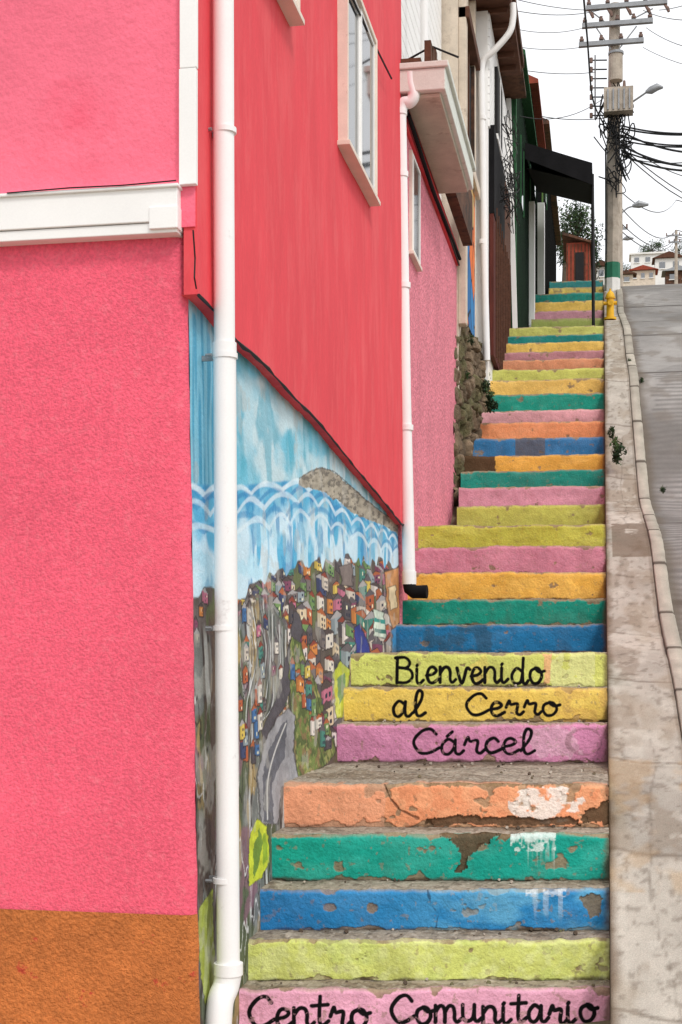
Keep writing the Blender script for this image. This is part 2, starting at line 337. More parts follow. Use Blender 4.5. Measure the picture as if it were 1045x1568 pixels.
for i,(Yl,pxl,yt,colr) in enumerate(steps):
    xl=WALLX-.06 if pxl is None else face(pxl,0,Yl)[0]
    skew=.21 if i==0 else .18 if i<5 else .14 if i<8 else .05
    d=-xl*s+Yl*c;zt=(YH-yt)*d/F
    dense=i<8
    zb=zprev
    if i in(13,28,32): zb=zprev+ (zt-zprev)*.45
    if i==23: zb=zprev+.15
    if i==0: zb=-1.9
    nx=620 if dense else (340 if i<13 else 180);nz=60 if dense else (36 if i<13 else 20)
    tx=np.linspace(0,1,nx);tz=np.linspace(0,1,nz)
    X=xl+tx*(XR-xl);TX,TZ=np.meshgrid(X,tz)
    zt_e=zt+.026*(fbm(X*3,X*0+i*3.1,50)-.5)+.024*(fbm(X*14,X*0+i*1.7,51)-.5)
    Zg=zb+TZ*(zt_e[None]-zb)
    Yg=Yl+skew*(TX-xl)+.024*(fbm(TX*5,Zg*5,60+i)-.5)+.005*(fbm(TX*30,Zg*30,61+i)-.5)
    Yg=Yg+.014*ss(.85,1,TZ)**2
    px,py,dd=proj(TX,Yg,Zg)
    C=np.ones(TX.shape+(3,))*colr
    st=fbm(TX*2.2,Zg*7,70+i);C*=(.86+.30*st)[...,None]
    C=lay(C,.16*ss(.5,.75,fbm(TX*14,Zg*3,80+i)),colr*.66)
    C=lay(C,.28*ss(.50,.75,fbm(TX*3,Zg*9,85+i)),np.clip(colr*1.25+.08,0,1))
    bare=LA(148,126,100)
    nb=fbm(TX*9,Zg*11,90+i)
    edge=np.minimum((1-TZ),TZ*1.1)
    amt=.75 if i in(1,0,5,6,7) else .70 if i<5 else .76
    wear=ss(amt,amt+.03,nb+.24*(1-ss(0,.16,edge)))
    rec=wear*(.006 if dense else .003)
    C=lay(C,wear*.88,bare*(.65+.7*fbm(TX*20,Zg*20,7))[...,None])
    chip=ss(.71,.74,fbm(TX*34,Zg*34,93+i))*(1. if dense else .5);C=lay(C,chip*.5,bare)
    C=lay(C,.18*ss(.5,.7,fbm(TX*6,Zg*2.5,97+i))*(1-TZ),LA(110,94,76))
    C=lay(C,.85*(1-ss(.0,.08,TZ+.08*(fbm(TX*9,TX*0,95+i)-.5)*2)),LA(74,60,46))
    C=lay(C,.6*ss(.91,1,TZ+.08*(fbm(TX*12,TX*0,96+i)-.5)),LA(170,152,124))
    C=lay(C,.8*(1-ss(0,.04,XR-TX+.04*(nb-.5))),LA(104,84,64))
    n2=fbm(px/14,py/14,99)
    def patch(poly,colp,soft=8,ragged=14,al=.95):
        global C
        poly=np.array(poly,float)
        ins=pip(px+ragged*(fbm(px/9,py/9,101)-.5)*2,py+ragged*(fbm(px/9,py/9,102)-.5)*2,poly.tolist())
        C=lay(C,ins*al,colp*(.7+.6*fbm(px/5,py/5,103))[...,None]);return ins
    if i==4:
        C=lay(C,.40*(px<590+6*(n2-.5)),LA(240,176,144))
        C=lay(C,.25*ss(.45,.6,n2)*(px>600),LA(250,194,148))
        m_=ss(.42,.55,fbm(px/16,py/12,104)+.25*(1-np.hypot((px-838)/52,(py-1232)/24)))*(np.hypot((px-838)/60,(py-1232)/30)<1);C=lay(C,m_*.85,LA(246,236,226))
        b1=patch([(888,1248),(935,1220),(935,1262),(892,1260)],LA(96,76,56),ragged=8)
        b2=patch([(655,1254),(700,1249),(790,1252),(888,1254),(888,1264),(650,1264)],LA(100,78,58),ragged=5)
        b3=patch([(640,1196),(690,1196),(780,1196),(880,1194),(880,1202),(780,1204),(660,1203)],LA(150,122,90),ragged=7)
        rec=rec+.014*(b1|b2)+.006*b3
        dd_=segd(px,py,[(588,1200),(597,1222),(612,1240),(640,1254)])+5*(n2-.5);C=lay(C,(1-ss(.6,2.0,dd_))*.7,LA(110,84,66));rec=rec+.008*(dd_<1.4)
    if i==3:
        b1=patch([(703,1272),(768,1272),(754,1290),(724,1306),(706,1340),(698,1338),(706,1304),(690,1286)],LA(98,78,58),ragged=8)
        b2=patch([(665,1272),(700,1272),(702,1284),(676,1282)],LA(116,94,70),ragged=6)
        b3=patch([(768,1272),(800,1272),(790,1282),(762,1288)],LA(124,102,76),ragged=6)
        rec=rec+.025*(b1|b2)+.016*b3
        dr=ss(.5,.62,vn(px/3.4,py/60,111))*((px>798)&(px<850))*(1-ss(1285,1335,py+25*(vn(px/5,px*0,112)-.5)))
        C=lay(C,dr*.5,LA(214,236,228));C=lay(C,.75*ss(.46,.6,fbm(px/9,py/7,114)+.2*(1-ss(0,22,py-1276)))*((px>782)&(px<852)&(py<1304)),LA(228,240,234))
    if i==2:
        C=lay(C,.5*ss(.35,.7,fbm(px/45,py/25,115))*(ss(560,800,px)),LA(126,196,224))
        C=lay(C,.4*(1-ss(430,560,px)),LA(24,100,166))
        dr=ss(.5,.62,vn(px/3.4,py/60,111))*((px>812)&(px<862))*(1-ss(1372,1408,py+25*(vn(px/5,px*0,113)-.5)))
        C=lay(C,dr*.3,LA(226,234,236));C=lay(C,.5*ss(.45,.6,fbm(px/9,py/6,116))*((px>805)&(px<868)&(py<1374)),LA(232,236,236))
        b1=patch([(892,1374),(920,1368),(920,1402),(904,1406)],LA(130,118,98),ragged=9);rec=rec+.008*b1
        dd_=segd(px,py,[(655,1362),(660,1385),(672,1400),(668,1420)])+5*(n2-.5);C=lay(C,(1-ss(.4,1.6,dd_))*.7,LA(40,60,84))
    if i==1: C=lay(C,.35*ss(.4,.7,n2),LA(226,230,172));C=lay(C,.4*ss(.58,.7,fbm(px/60,py/30,7)),LA(194,210,120))
    if i==7:
        C=lay(C,.7*((px>842)&(px<912)&(n2>.36)),LA(230,232,162))
        patch([(832,1002),(846,1002),(843,1046),(834,1048)],LA(240,174,134),ragged=3,al=.75)
        patch([(720,1018),(745,1002),(750,1046),(722,1048)],LA(232,206,110),ragged=8,al=.5)
    if i==5:
        patch([(800,1120),(850,1115),(880,1112),(890,1155),(820,1158)],LA(230,190,204),ragged=12,al=.5)
        dd_=np.abs(np.hypot((px-896)/26,(py-1136)/20)-1)*22+9*(n2-.5);C=lay(C,(1-ss(.5,3,dd_))*.45,LA(120,92,84))
    if i==6: C=lay(C,.5*ss(.5,.6,n2)*(px>840),LA(212,170,94))
    if i==16: C=lay(C,(px<754+10*n2)*1.0,LA(92,70,50))
    if i==17: C=lay(C,.7*(px<835)*(px>790),LA(106,92,80))
    if i==12: C=lay(C,.4*ss(.5,.7,fbm(px/30,py/10,5)),LA(162,152,60))
    if i==8: C=lay(C,.6*ss(.4,.6,fbm(px/20,py/20,6))*(px<760),LA(60,90,110))
    if i in texts:
        D=np.full(px.shape,1e9)
        for st_ in texts[i]: D=np.minimum(D,segd(px,py,st_))
        wv=1.6+.9*fbm(px/16,py/16,8)
        if i==0: wv=wv+.7
        C=lay(C,(1-ss(0,1.0,D-wv))*(1-.5*chip),LA(12,10,11))
    Yg=Yg+rec
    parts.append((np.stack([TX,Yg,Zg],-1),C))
    if i+1<len(steps):
        Yn=steps[i+1][0];sn=.18 if i+1<5 else .14 if i+1<8 else .05
        pn_=steps[i+1][1];xln=WALLX-.06 if pn_ is None else face(pn_,0,Yn)[0]
        dn=-xln*s+Yn*c;ztn=(YH-steps[i+1][2])*dn/F
        zend=zt
        if i+1 in(13,28,32): zend=zt+(ztn-zt)*.45
        if i+1==23: zend=zt+.15
    else: Yn=Yl+3;sn=.05;xln=xl;zend=zt+.4
    ny=max(8,int((Yn-Yl)/(.012 if i<5 else .03)))+2
    ty=np.linspace(0,1,ny)
    TX2,TY=np.meshgrid(X,ty)
    Ys=Yg[-1][None]+0*TX2
    Ye=Yn+sn*(TX2-xln)+.035
    Y2=Ys+(Ye-Ys)*TY
    Z2=zt_e[None]*(1-TY)+zend*TY+(.016*(fbm(TX2*6,Y2*6,120+i)-.5)+.012*(fbm(TX2*30,Y2*30,121+i)-.5))*np.minimum(1,TY*8)
    Cc=np.ones(TX2.shape+(3,))*LA(162,150,134)
    Cc*=(.55+.8*fbm(TX2*5,Y2*7,130+i))[...,None]
    Cc=lay(Cc,.6*ss(.5,.65,fbm(TX2*2,Y2*5,131+i)),LA(124,106,86))
    Cc=lay(Cc,.5*ss(.55,.7,fbm(TX2*40,Y2*40,133+i)),LA(196,186,170));Cc=lay(Cc,.55*ss(.55,.7,fbm(TX2*34,Y2*34,134+i)),LA(82,70,58))
    Cc=lay(Cc,.5*(1-ss(0,.10,TY))*(fbm(TX2*8,TX2*0,132+i)>.5),colr)
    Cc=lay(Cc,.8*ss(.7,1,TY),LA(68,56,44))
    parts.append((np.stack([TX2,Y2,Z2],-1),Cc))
    rYs=Yl+skew*(XR-xl);right.append((rYs,zb,zt,Yn+sn*(XR-xln),zend))
    zprev=zt
gx,gy=np.meshgrid(np.linspace(-6,XR,80),np.linspace(-8,7.4,120))
parts.append((np.stack([gx,gy,-1.885-.03*np.clip(6-gy,0,20)+.01*fbm(gx*3,gy*3,3)],-1),LA(160,146,126)*(.7+.6*fbm(gx*2,gy*2,4))[...,None]))
sk=[];
for (ry,zb,zt,ry2,ze) in right:
    sk+=[(ry,zb),(ry,zt),(ry2,ze)]
sk=np.array(sk);Pk=np.zeros((2,len(sk),3));Pk[...,0]=XR;Pk[0,:,1]=sk[:,0];Pk[1,:,1]=sk[:,0];Pk[0,:,2]=sk[:,1]-1.2;Pk[1,:,2]=sk[:,1]
parts.append((Pk,LA(140,122,100)))
gmesh(parts,'painted_stairway','vpaint')
# crumbled concrete on the steps
b=B();rr=random.Random(77)
for q in range(110):
    i=rr.choice([0,1,2,3,4,4,4,5,6]);Yl,_,yt,_c=steps[i];xl=WALLX-.06;d_=-xl*s+Yl*c;zt=(YH-yt)*d_/F
    Yn=steps[i+1][0];x_=rr.uniform(-1.7,0);f_=1-rr.random()**2*.8;y_=Yl+.18*(x_-xl)+(Yn-Yl)*f_*.85+.03;r_=rr.uniform(.004,.012)
    b.tube([(x_,y_,zt+.002),(x_+r_*.5,y_+r_*.4,zt+r_),(x_+r_,y_,zt+r_*1.3)],[r_,r_*1.1,r_*.5],rr.choice(['pole','bark','earth']),5)
b.build('loose_stones')
# ================= coral building =================
def lean(z): return -.016*(np.asarray(z,float)+1.2)
YC=6.2;A=empty('coral_pink_building')
def front(z0,z1,y,matk,name,nx=60,nz=80,off=0.0):
    zz=np.linspace(z0,z1,nz);xx=np.concatenate([np.linspace(-8,WALLX-.05,nx),WALLX-.05+.05*np.sin(np.linspace(0,math.pi/2,8)[1:])])
    yy=np.concatenate([np.full(nx,y),y+.05*(1-np.cos(np.linspace(0,math.pi/2,8)[1:]))])
    P=np.zeros((nz,len(xx),3));P[...,0]=xx[None]+lean(zz)[:,None]+off;P[...,1]=yy[None];P[...,2]=zz[:,None]
    P[...,1]+=.014*(fbm(P[...,0]*2,P[...,2]*2,200)-.5)*(xx[None]<WALLX-.04)
    P[...,0]+=.012*(fbm(P[...,2]*6,P[...,2]*0,201)-.5)*(xx[None]>WALLX-.06)
    ob=gmesh([(P,np.ones(3))],name,'vmural',A);ob.data.materials[0]=M[matk];return ob
front(-1.19,2.0,YC,'front_lo','lower_front_wall')
front(-2.5,-1.185,YC-.012,'orange','orange_plinth',off=.004)
xr_=face(300,0,YC-.03)[0]
b=B();b.box(-8,xr_-.004,YC-.03,YC+.2,1.92,8,'front_up');b.build('upper_front_wall',A)
b=B();xe=face(272,0,YC-.08)[0]
b.box(-8,xe,YC-.085,YC+.02,1.935,2.085,'white');b.box(-8,xe-.004,YC-.075,YC+.02,1.885,1.932,'white');b.box(-8,xe+.008,YC-.10,YC+.02,2.083,2.098,'white')
b.box(xe-.13,xe+.003,YC-.092,YC,1.90,2.0,'white')
b.build('ledge_board',A,bevel=.004)
b=B();xa_=face(274,0,YC-.065)[0];xb_=face(300,0,YC-.065)[0]
b.box(xa_,xb_,YC-.065,YC-.031,2.10,2.62,'white').box(xa_+.002,xb_+.002,YC-.062,YC-.0315,2.624,8,'white')
b.build('corner_trim',A,bevel=.003)
b=B().tube([(xe-.8,YC-.105,2.096),(xe-.5,YC-.105,2.102),(xe-.25,YC-.104,2.099),(xe,YC-.103,2.106)],.0035,'cable',5)
b.tube([side(296,352,WALLX+.028),side(299,395,WALLX+.028),side(298,425,WALLX+.028),side(301,442,WALLX+.028)],.004,'cable',5)
b.build('wall_cracks',A)
# mural wall
yy=np.concatenate([np.linspace(YC+.05,9,520),np.linspace(9.01,12.98,330)]);zz=np.linspace(-2.3,1.9,600)
Yg,Zg=np.meshgrid(yy,zz);Xg=WALLX+lean(Zg)+.008*(fbm(Yg*3,Zg*3,210)-.5)
px,py,dd=proj(Xg,Yg,Zg);u=Yg;w=Zg
C=np.ones(px.shape+(3,))*LA(116,192,216)
n1=fbm(u*1.5,w*3.2,220);C=lay(C,ss(.42,.62,n1)*.9,LA(204,226,232));C=lay(C,.6*ss(.55,.7,fbm(u*5,w*4,221)),LA(70,166,190))
C=lay(C,.4*ss(.5,.7,vn(u*14+w*3,w*3,219)),LA(160,208,224))
C=lay(C,.8*(1-ss(335,372,px)),LA(66,152,188));C=lay(C,.6*(1-ss(335,372,px))*ss(.45,.6,vn(u*40,w*2,222)),LA(150,210,228))
C=lay(C,.8*(1-ss(0,.18,(py-np.interp(px,[297,325,362,430,500,560,612],[445,472,520,585,660,735,798]))*dd/F))*ss(.3,.6,fbm(u*4,w*4,1)),LA(48,160,172))
yw=np.interp(px,[297,362,420,460,500,540,590,612],[742,745,738,735,748,775,800,812]);t=(py-yw)*dd/F
ym=np.interp(px,[455,475,492,512,535,560,590,615],[735,722,716,722,742,765,788,800])
sea=ss(-.01,.01,t)
C=lay(C,sea,LA(92,178,216))
# pale drips only in the lower half of the sea, scalloped waves above
C=lay(C,sea*.85*ss(.10,.26,t+.10*(vn(u*5,u*0,229)-.5))*ss(.42,.56,vn(u*8+1.5*vn(u*3,w*5,6),w*3.4,230)+.12),LA(216,238,248))
C=lay(C,sea*.7*ss(.57,.65,fbm(u*6,w*4,231)),LA(52,138,190))
C=lay(C,sea*.5*ss(.55,.7,fbm(u*4,w*9,232)),LA(160,214,234))
for k_,(off,amp,fr_,cl) in enumerate([(.005,.045,5.2,(232,245,250)),(.045,.06,4.6,(44,128,184)),(.075,.065,4.9,(226,242,250)),(.15,.07,4.2,(60,142,194)),(.19,.07,4.4,(222,240,248))]):
    wob=fr_*(u+.5*vn(u*.8,u*0,k_))
    ln=off+amp*(1-np.abs(np.sin(wob+k_*.8)))
    wd_=.006+.008*vn(u*4,u*0,k_+20)
    C=lay(C,.8*(1-ss(wd_,wd_+.010,np.abs(t-ln)))*(.55+.45*vn(u*6,w*6,k_+60)),LA(*cl))
mt=(py>ym+5*(vn(px/5,px*0,3)-.5))&(py<yw+5+6*vn(px/6,px*0,7))&(px>458)
C=lay(C,mt*1.,LA(168,160,144)*(.5+1.0*fbm(px/5,py/5,4))[...,None]);C=lay(C,mt*.6*(fbm(px/4,py/4,17)>.58),LA(70,66,64));C=lay(C,(np.abs(py-ym)<1.2)*(px>458)*.7,LA(70,62,60))
yb=np.interp(px,[297,362,400,440,480,520,560,590,612],[905,906,893,872,860,856,856,862,868])
tb=(py-yb)*dd/F+.10*(vn(u*9,u*0,240)-.5)
town=ss(0,.012,tb)
C=lay(C,town,LA(96,86,80)*(.7+.6*fbm(u*6,w*6,251))[...,None])
C=lay(C,town*.8*ss(.5,.58,fbm(u*3,w*3,252)),LA(104,116,72));C=lay(C,town*.7*ss(.56,.64,fbm(u*4+7,w*4,253)),LA(110,100,98))
pal=[LA(*q) for q in [(218,190,92),(196,116,140),(116,150,92),(226,218,206),(70,114,164),(184,98,62),(212,136,70),(150,162,168),(76,140,126),(206,194,180),(134,74,100),(226,216,208),(64,74,110),(222,202,170),(120,110,108),(86,80,84)]]
rr=random.Random(21)
def hs(u0,w0,hw,hh,colp,win=True):
    """one painted little house"""
    global C
    sl=rr.uniform(-.12,.10)
    sel=(np.abs(yy-u0)<hw*1.5);selz=(np.abs(zz-w0)<hh*2.2+.03)
    if not sel.any() or not selz.any(): return
    i0,i1=np.argmax(sel),len(yy)-np.argmax(sel[::-1]);j0,j1=np.argmax(selz),len(zz)-np.argmax(selz[::-1])
    ws=w[j0:j1,i0:i1]-w0-sl*(u[j0:j1,i0:i1]-u0)+.004*(vn(u[j0:j1,i0:i1]*20,w[j0:j1,i0:i1]*20,8)-.5)
    U=(u[j0:j1,i0:i1]-u0)/hw;Wv=ws/hh
    T=town[j0:j1,i0:i1];S=C[j0:j1,i0:i1]
    pk_=.75*(1-np.abs(U))
    body=(np.abs(U)<1)&(np.abs(Wv)<1);roof=(Wv>=1)&(Wv<1.15+pk_)&(np.abs(U)<1.12)
    eu=.008/hw+.05;ew=.006/hh+.03
    out=((np.abs(U)<1+eu)&(np.abs(Wv)<1+ew))|((Wv>=1)&(Wv<1.15+pk_+ew)&(np.abs(U)<1.12+eu))
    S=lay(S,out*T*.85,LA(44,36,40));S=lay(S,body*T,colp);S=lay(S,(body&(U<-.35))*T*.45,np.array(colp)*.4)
    S=lay(S,roof*T,rr.choice([LA(140,66,52),LA(100,94,98),LA(84,72,72),LA(170,166,166),LA(176,100,62)]))
    if win:
        for a in (.1,.62):
            for b2 in (-.5,.35):
                if rr.random()<.75: S=lay(S,((np.abs(U-a)<.15)&(np.abs(Wv-b2)<.22))*T,LA(40,46,66) if rr.random()<.8 else LA(240,236,200))
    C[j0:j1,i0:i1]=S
rows=10
for row in range(rows):
    fr=row/(rows-1.)
    xs_=list(np.arange(364,608,13.));rr.shuffle(xs_)
    for x_ in xs_:
        x_+=rr.uniform(-5,5);yt_=np.interp(x_,[362,400,440,480,520,560,606],[912,900,882,872,868,866,876])
        ylim=np.interp(x_,[362,440,470,520,535,606],[960,1000,1085,1150,1060,1000])
        y_=yt_+fr*(ylim-yt_)+rr.uniform(-5,5)
        p_=side(x_,y_,WALLX);pxm=np.interp(x_,[362,450,515,538,612],[130,60,42,36,22])
        wpx=rr.uniform(3.5,7.5)*(1+.6*fr);hpx=rr.uniform(7,13)*(1+.9*fr)
        hs(p_[1],p_[2],wpx/pxm,hpx*.5*(-p_[0]*s+p_[1]*c)/F*1.5,rr.choice(pal))
for q in range(26):
    x_=rr.uniform(300,324);y_=915+q*22;p_=side(x_,y_,WALLX);hs(p_[1],p_[2],rr.uniform(.03,.05),rr.uniform(.02,.045),rr.choice(pal))
def mpoly(poly,colp,out=1.4,al=1,rag=5):
    global C
    xx_=px+rag*(fbm(px/7,py/7,280)-.5)
    ins=pip(xx_,py,poly);n_=(.62+.72*fbm(px/5,py/12,281))[...,None]
    C=lay(C,ins*al,np.asarray(colp)*n_)
    if out: C=lay(C,(1-ss(out*.4,out,segd(xx_,py,poly+[poly[0]])))*.6,LA(44,38,38))
    return ins
# left hillside with sweeping brush strokes
low=ss(905,950,py+(px-380)*.6)*(1-ss(-4,4,px-np.interp(py,[900,960,1060,1120,1190],[392,436,448,450,462])))
sw=np.sin(26*(u*.62-.10*w+.35*fbm(u*1.2,w*1.1,270))+4*np.sin(w*1.6))
base_=lay(np.ones(C.shape)*LA(116,120,118),ss(.1,.5,sw),LA(66,56,54));base_=lay(base_,ss(.75,.95,sw),LA(196,198,196));base_=lay(base_,.85*ss(.48,.57,fbm(u*3,w*3,271)),LA(84,94,62));base_=lay(base_,.7*ss(.56,.64,fbm(u*4,w*4,275)),LA(140,100,116));base_=lay(base_,.7*ss(.6,.66,fbm(u*5,w*3,276)),LA(180,154,100))
base_=lay(base_,.8*(np.abs(fbm(u*5,w*2,277)-.5)<.012),LA(36,32,36));base_=lay(base_,.8*(np.abs(fbm(u*6,w*2.4,278)-.5)<.010),LA(225,225,222))
base_*= (.72+.55*fbm(u*9,w*9,272))[...,None]
m3=(low*.95)[...,None];C=C*(1-m3)+base_*m3
C=lay(C,.85*(px<330)*ss(925,960,py)*ss(.48,.56,fbm(u*7,w*2,284)),LA(92,72,66))
mpoly([(398,935),(420,926),(440,960),(436,1060),(412,1120),(392,1180),(386,1060)],LA(104,110,104),out=0,al=.6)
for k_ in range(22):
    x_=386+k_*2.6;jx=rr.uniform(-5,5);j2=rr.uniform(-4,4)
    C=lay(C,.75*(1-ss(.3,1.0,segd(px,py,cat([(x_,928+k_*2+jx*3),(x_+9-k_*.4+jx,1000),(x_-5+k_*.3+j2,1075),(x_-10+jx,1150-k_*4)],5)))),(LA(220,224,222),LA(48,50,60),LA(150,154,150),LA(60,56,54))[k_%4])
for k_ in range(30):
    x_=rr.uniform(370,442);y_=rr.uniform(940,1160);p_=side(x_,y_,WALLX);hs(p_[1],p_[2],5.0/100,rr.uniform(.025,.05),rr.choice(pal))
st_=[(450,935),(458,940),(464,965),(458,1000),(448,1045),(438,1080),(424,1098),(404,1140),(400,1120),(420,1078),(434,1030),(444,985),(448,955)]
mpoly(st_,LA(84,80,86),out=1.0)
hpoly=[(446,975),(460,984),(490,1065),(516,1150),(500,1172),(456,1192),(450,1120),(443,1030)]
mpoly(hpoly,LA(116,132,72),out=1.0)
hill=pip(px,py,hpoly)
C=lay(C,hill*.7*ss(.5,.56,fbm(px/6,py/16,290)),LA(74,88,52));C=lay(C,hill*.6*ss(.56,.62,fbm(px/5,py/9,291)),LA(176,174,108));C=lay(C,hill*.6*ss(.58,.64,fbm(px/4,py/12,292)),LA(150,110,84))
for k_ in range(7): C=lay(C,hill*.6*(1-ss(.4,1.2,np.abs((px-455)*.9-(py-1000)*.22-k_*7+5*(n1-.5)))),LA(50,56,44))
for k_ in range(26):
    x_=rr.uniform(452,508);y_=1000+(x_-456)*2.0+rr.uniform(-10,70);p_=side(x_,y_,WALLX)
    if pip(np.array([x_]),np.array([y_]),hpoly)[0]: hs(p_[1],p_[2],rr.uniform(3.5,6)/np.interp(x_,[450,515],[60,42]),rr.uniform(.03,.055),rr.choice(pal))
mpoly([(400,1262),(394,1190),(404,1140),(424,1100),(442,1084),(452,1096),(450,1150),(458,1192),(432,1205),(426,1262)],LA(160,160,164),out=1.4)
mpoly([(404,1258),(402,1190),(412,1150),(430,1112),(440,1102),(436,1160),(416,1200),(420,1262)],LA(104,106,114),out=0)
C=lay(C,.8*(1-ss(.5,1.4,segd(px,py,cat([(410,1255),(410,1200),(420,1155),(438,1108)],6)))),LA(224,224,220))
mpoly([(382,1278),(394,1254),(410,1266),(413,1320),(400,1345),(380,1358)],LA(204,214,60),out=1.0)
mpoly([(388,1300),(398,1268),(403,1290),(396,1330),(388,1345)],LA(50,110,56),out=0,al=.75);mpoly([(402,1280),(408,1276),(410,1316),(404,1326)],LA(120,160,50),out=0,al=.7)
mpoly([(510,1030),(522,1012),(536,1026),(530,1098),(516,1100),(512,1066)],LA(196,206,64),out=1.0,al=.85)
mpoly([(516,1040),(528,1030),(530,1060),(520,1080)],LA(60,120,110),out=0,al=.7)
mpoly([(572,932),(588,938),(592,978),(573,974)],LA(214,228,210));mpoly([(573,946),(590,950),(590,956),(573,952)],LA(60,150,140),out=0);mpoly([(574,962),(591,965),(591,971),(574,968)],LA(60,120,110),out=0)
mpoly([(543,962),(552,955),(566,990),(568,1000),(545,1000)],LA(56,66,140));mpoly([(590,876),(612,868),(616,940),(604,975),(592,930)],LA(214,150,92),al=.85)
mpoly([(594,900),(606,896),(608,930),(598,935)],LA(232,210,170),out=1);mpoly([(600,965),(616,950),(622,1000),(600,1000)],LA(56,140,190),al=.9)
mpoly([(520,868),(540,862),(541,898),(524,896)],LA(128,116,112))
mpoly([(303,1395),(326,1360),(330,1500),(314,1540),(305,1470)],LA(176,190,70),out=1.0,al=.7)
C=lay(C,.45*(px<332)*(py>1200)*ss(.5,.58,fbm(u*9,w*3,299)),LA(60,52,48))
C=lay(C,.55*(1-ss(.0,.10,w-np.interp(u,[6.9,8,9.7,10.3,12.7],[-1.9,-1.1,-.75,-.2,0]))),LA(110,90,70))
C=lay(C,.35*ss(.62,.7,fbm(u*6,w*6,296)),LA(190,188,180))
C*=(.90+.28*fbm(u*2,w*2,295))[...,None]
gmesh([(np.stack([Xg,Yg,Zg],-1),C)],'mural_wall','vmural',A)
# cladding
bp=[(296,443),(325,472),(362,520),(395,548),(430,585),(465,622),(500,660),(530,698),(560,735),(588,768),(614,800)]
XCL=WALLX-.01
bw=[side(x_,y_,XCL+.03) for x_,y_ in bp];by=np.array([q[1] for q in bw]);bz=np.array([q[2] for q in bw])
ycl=np.linspace(YC-.02,12.99,300)
zl=np.interp(ycl,by,bz)+.022*(fbm(ycl*6,ycl*0,3)-.5)
TZ=np.linspace(0,1,90)**1.3
P=np.zeros((90,300,3));P[...,1]=ycl[None]
P[:,:,2]=zl[None]+TZ[:,None]*(8-zl[None])
P[...,0]=XCL+.03-.008*np.clip(P[...,2]-2,0,9)+.018*(fbm(P[...,1]*.9,P[...,2]*.9,300,2)-.5)
lip=np.zeros((2,300,3));lip[...,1]=ycl[None];lip[...,2]=zl[None];lip[0,:,0]=WALLX-.06;lip[1,:,0]=P[0,:,0]
ret=np.zeros((90,2,3));ret[...,1]=YC-.02;ret[...,2]=P[:,0,2][:,None];ret[:,0,0]=WALLX-.046;ret[:,1,0]=P[:,0,0]
ob=gmesh([(P,np.ones(3)),(lip,np.ones(3)),(ret,np.ones(3))],'side_cladding','vmural',A);ob.data.materials[0]=M['coral']
fl=[(a,z) for a,z in zip(ycl[::6],zl[::6])]
B().tube([(XCL+.034,a,z-.006) for a,z in fl],[.004+.008*rr.random() for _ in fl],'cable',6).build('cladding_edge_flashing',A,smooth=True)
b=B().box(-8,-1.98,YC+.1,12.9,-2.5,7.95,'coral2');b.box(-8.2,-1.45,YC-.35,13.1,8.0,8.12,'rust');b.build('rear_walls_and_roof',A)
def window(Y0,Y1,z0,z1,X,parent,name,panes=2,pr=.075,t_=.04):
    w_=empty(name);w_.parent=parent
    b=B();k='casing'
    b.box(X-.02,X+pr,Y0,Y0+t_,z0,z1,k).box(X-.02,X+pr,Y1-t_,Y1,z0,z1,k).box(X-.02,X+pr-.002,Y0+t_,Y1-t_,z1-t_,z1,k)
    b.box(X-.02,X+pr+.02,Y0-.03,Y1+.03,z0-.035,z0-.002,k);b.build('casing_and_sill',w_,bevel=.003)
    b=B();yi0=Y0+t_+.001;yi1=Y1-t_-.001;n=panes;wd=(yi1-yi0)/n
    for q in range(n):
        a=yi0+q*wd;e=a+wd;xo=X+.02+.014*q;fr=.03
        b.box(xo,xo+.025,a,a+fr,z0,z1-t_-.001,'white').box(xo,xo+.025,e-fr,e,z0,z1-t_-.001,'white').box(xo,xo+.024,a+fr,e-fr,z0,z0+fr,'white').box(xo,xo+.024,a+fr,e-fr,z1-t_-fr,z1-t_-.001,'white')
    b.build('sliding_frames',w_)
    b=B()
    for q in range(n):
        a=yi0+q*wd;e=a+wd;xo=X+.03+.014*q
        b.box(xo,xo+.004,a+.03,e-.03,z0+.03,z1-t_-.03,'glass')
    b.build('glass',w_)
window(9.72,11.05,3.56,4.82,WALLX+.0,A,'window_mid')
window(6.95,8.14,3.72,4.9,WALLX+.0,A,'window_near')
b=B().tube([side(528,-30,WALLX+.05),side(560,40,WALLX+.05),side(600,120,WALLX+.05)],.008,'cable',5);b.build('wall_cable',A)
# downpipes
def ring(b,p,r,h,k='pvc'):
    b.tube([(p[0],p[1],p[2]-h),(p[0],p[1],p[2]+h)],r,k,20)
def pp(px_,py_,Y=6.42): return face(px_,py_,Y)
b=B();b.tube([pp(342,-60),pp(343,300),pp(344,525)],.049,'pvc',24)
b.tube([pp(344,525),pp(347,1000),pp(350,1490)],.0535,'pvc',24)
for y_ in (200,545,962,1348):
    p=pp(345,y_);ring(b,p,.0585 if y_>500 else .053,.012)
    b.box(p[0]-.13,p[0]-.04,p[1]-.008+.04,p[1]+.008+.04,p[2]-.012,p[2]+.012,'metal')
    b.tube([(p[0]-.055,p[1]-.035,p[2]),(p[0]-.085,p[1]-.03,p[2])],.008,'metal',6)
p=pp(344,535);ring(b,p,.0565,.03)
p=pp(350,1478);b.tube([(p[0],p[1],p[2]+.01),(p[0],p[1],p[2]-.045)],.068,'pvc',24)
b.tube(cat([(p[0],p[1],p[2]-.04),(p[0]-.01,p[1]-.01,p[2]-.10),(p[0]-.025,p[1]-.05,p[2]-.16),(p[0]-.03,p[1]-.07,p[2]-.3),(p[0]-.03,p[1]-.07,-1.93)],5),.062,'pvc',24)
b.build('white_downpipe',smooth=True)
b=B();Q=lambda x_,y_,Y=12.93:face(x_,y_,Y)
